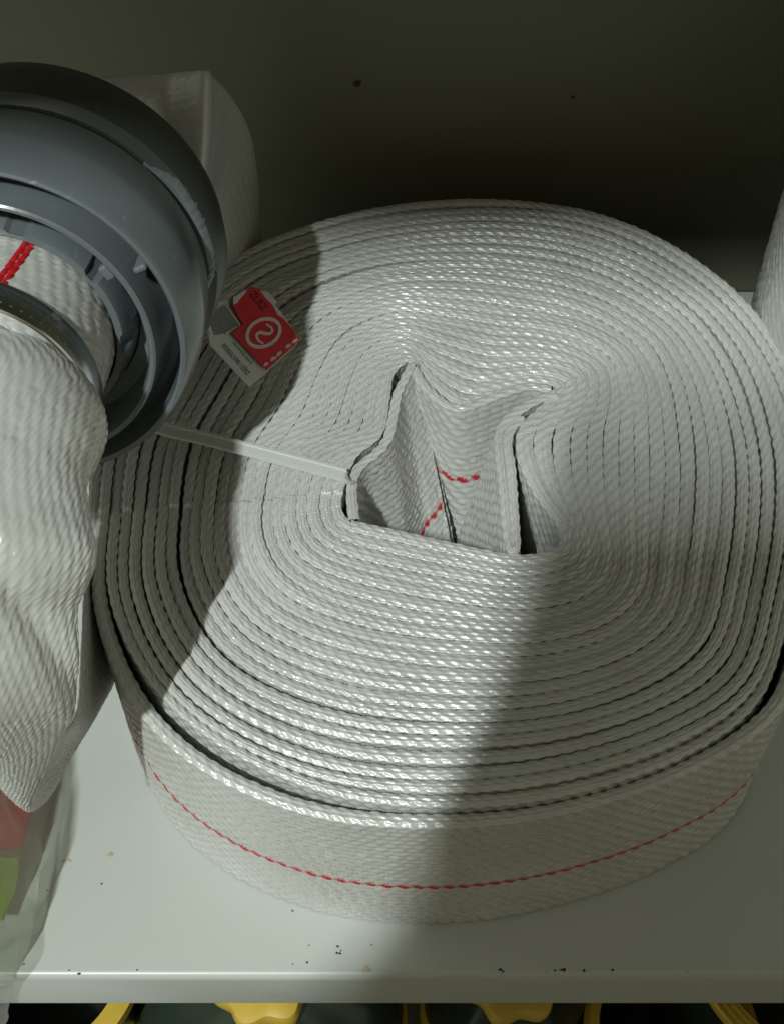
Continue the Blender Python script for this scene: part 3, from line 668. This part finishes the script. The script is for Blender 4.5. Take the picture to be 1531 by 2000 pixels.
def drum(px, py, zc, r, label):
    c = at(px, py, zc); C0 = np.array([c[0], c[1], Z_LOW]); Hh = zc - Z_LOW
    root = empty('drum', tuple(C0), label, 'drum')
    lathe('body', [(0, r * .97), (Hh * .9, r), (Hh * .9, r * .95), (.02, r * .92), (.02, .001), (.0, .001)], C0, (0, 0, 1), mgd, root, seg=96)
    pr = [(Hh * .9, r * .93)]
    for k in range(7): pr += [(Hh * .9 + .003 + .0012 * (k % 2), r * (1.03 - .022 * k) + .0), (Hh * .9 + .0042 - .0012 * (k % 2), r * (1.02 - .022 * k))]
    lathe('rim', [(Hh * .9 - .004, r * 1.002), (Hh * .9 - .003, r * 1.03)] + pr[1:] + [(Hh * .9 - .004, r * .88)], C0, (0, 0, 1), my, root, seg=110, smooth_angle=25)
    return root
drum(1640, 1800, -.13, .075, 'dark round drum with a ribbed yellow rim under the right end of the shelf')
def tub(px, py, zc, r, label):
    c = at(px, py, zc); C0 = np.array([c[0], c[1], Z_LOW]); Hh = zc - Z_LOW
    root = empty('tub', tuple(C0), label, 'tub')
    lathe('body', [(0, r * .9), (Hh, r * .98), (Hh, r * .93), (.01, r * .85), (.01, .001), (0, .001)], C0, (0, 0, 1), mgd, root, seg=90)
    lathe('rim', [(Hh - .010, r * .985), (Hh - .009, r * 1.06), (Hh + .001, r * 1.07), (Hh + .003, r * 1.0), (Hh + .001, r * .88)], C0, (0, 0, 1), my, root, seg=110)
tub(1310, 2010, -.20, .044, 'dark tub with a thin yellow rim between the slim bottle and the ribbed drum')
tub(60, 1880, -.16, .055, 'dark tub with a broad yellow rim below the left end of the shelf')

# ------------------------------------------------------------------ unseen board added behind the viewer, cut to shade the right front
def board():
    Lp = np.array(lamp.location); Y0 = -.66
    pts = []
    for px, py, z in ((735, 1842, 0), (885, 1560, .1), (940, 1400, .1), (990, 1250, .1), (1012, 1080, .1), (1035, 960, .1), (1080, 893, .1), (1150, 874, .1), (1250, 868, .1), (1620, 862, .1)):
        q_ = at(px, py, z); k = (Y0 - q_[1]) / (Lp[1] - q_[1]); w_ = q_ + (Lp - q_) * k; pts.append((w_[0], w_[2]))
    pts = [(pts[0][0] - .10, -.95), (pts[0][0] - .07, pts[0][1] - .25)] + pts + [(.75, pts[-1][1]), (.75, -.95)]
    n = len(pts); vs = [(x, Y0, z) for x, z in pts] + [(x, Y0 - .03, z) for x, z in pts]
    fs = [tuple(range(n)), tuple(range(2 * n - 1, n - 1, -1))] + [(j, (j + 1) % n, n + (j + 1) % n, n + j) for j in range(n)]
    ob = mesh('shade_board', vs, fs, M_SHADE_BOARD, None, smooth=False)
    finish(ob, 'tall brown board added out of view in front of the shelf to cast shade', 'board')
board()
fl = box('floor', (-3, -4, -1.0), (3, 1.0, -.95), M_PANEL, None, 0); finish(fl, kind='structure')
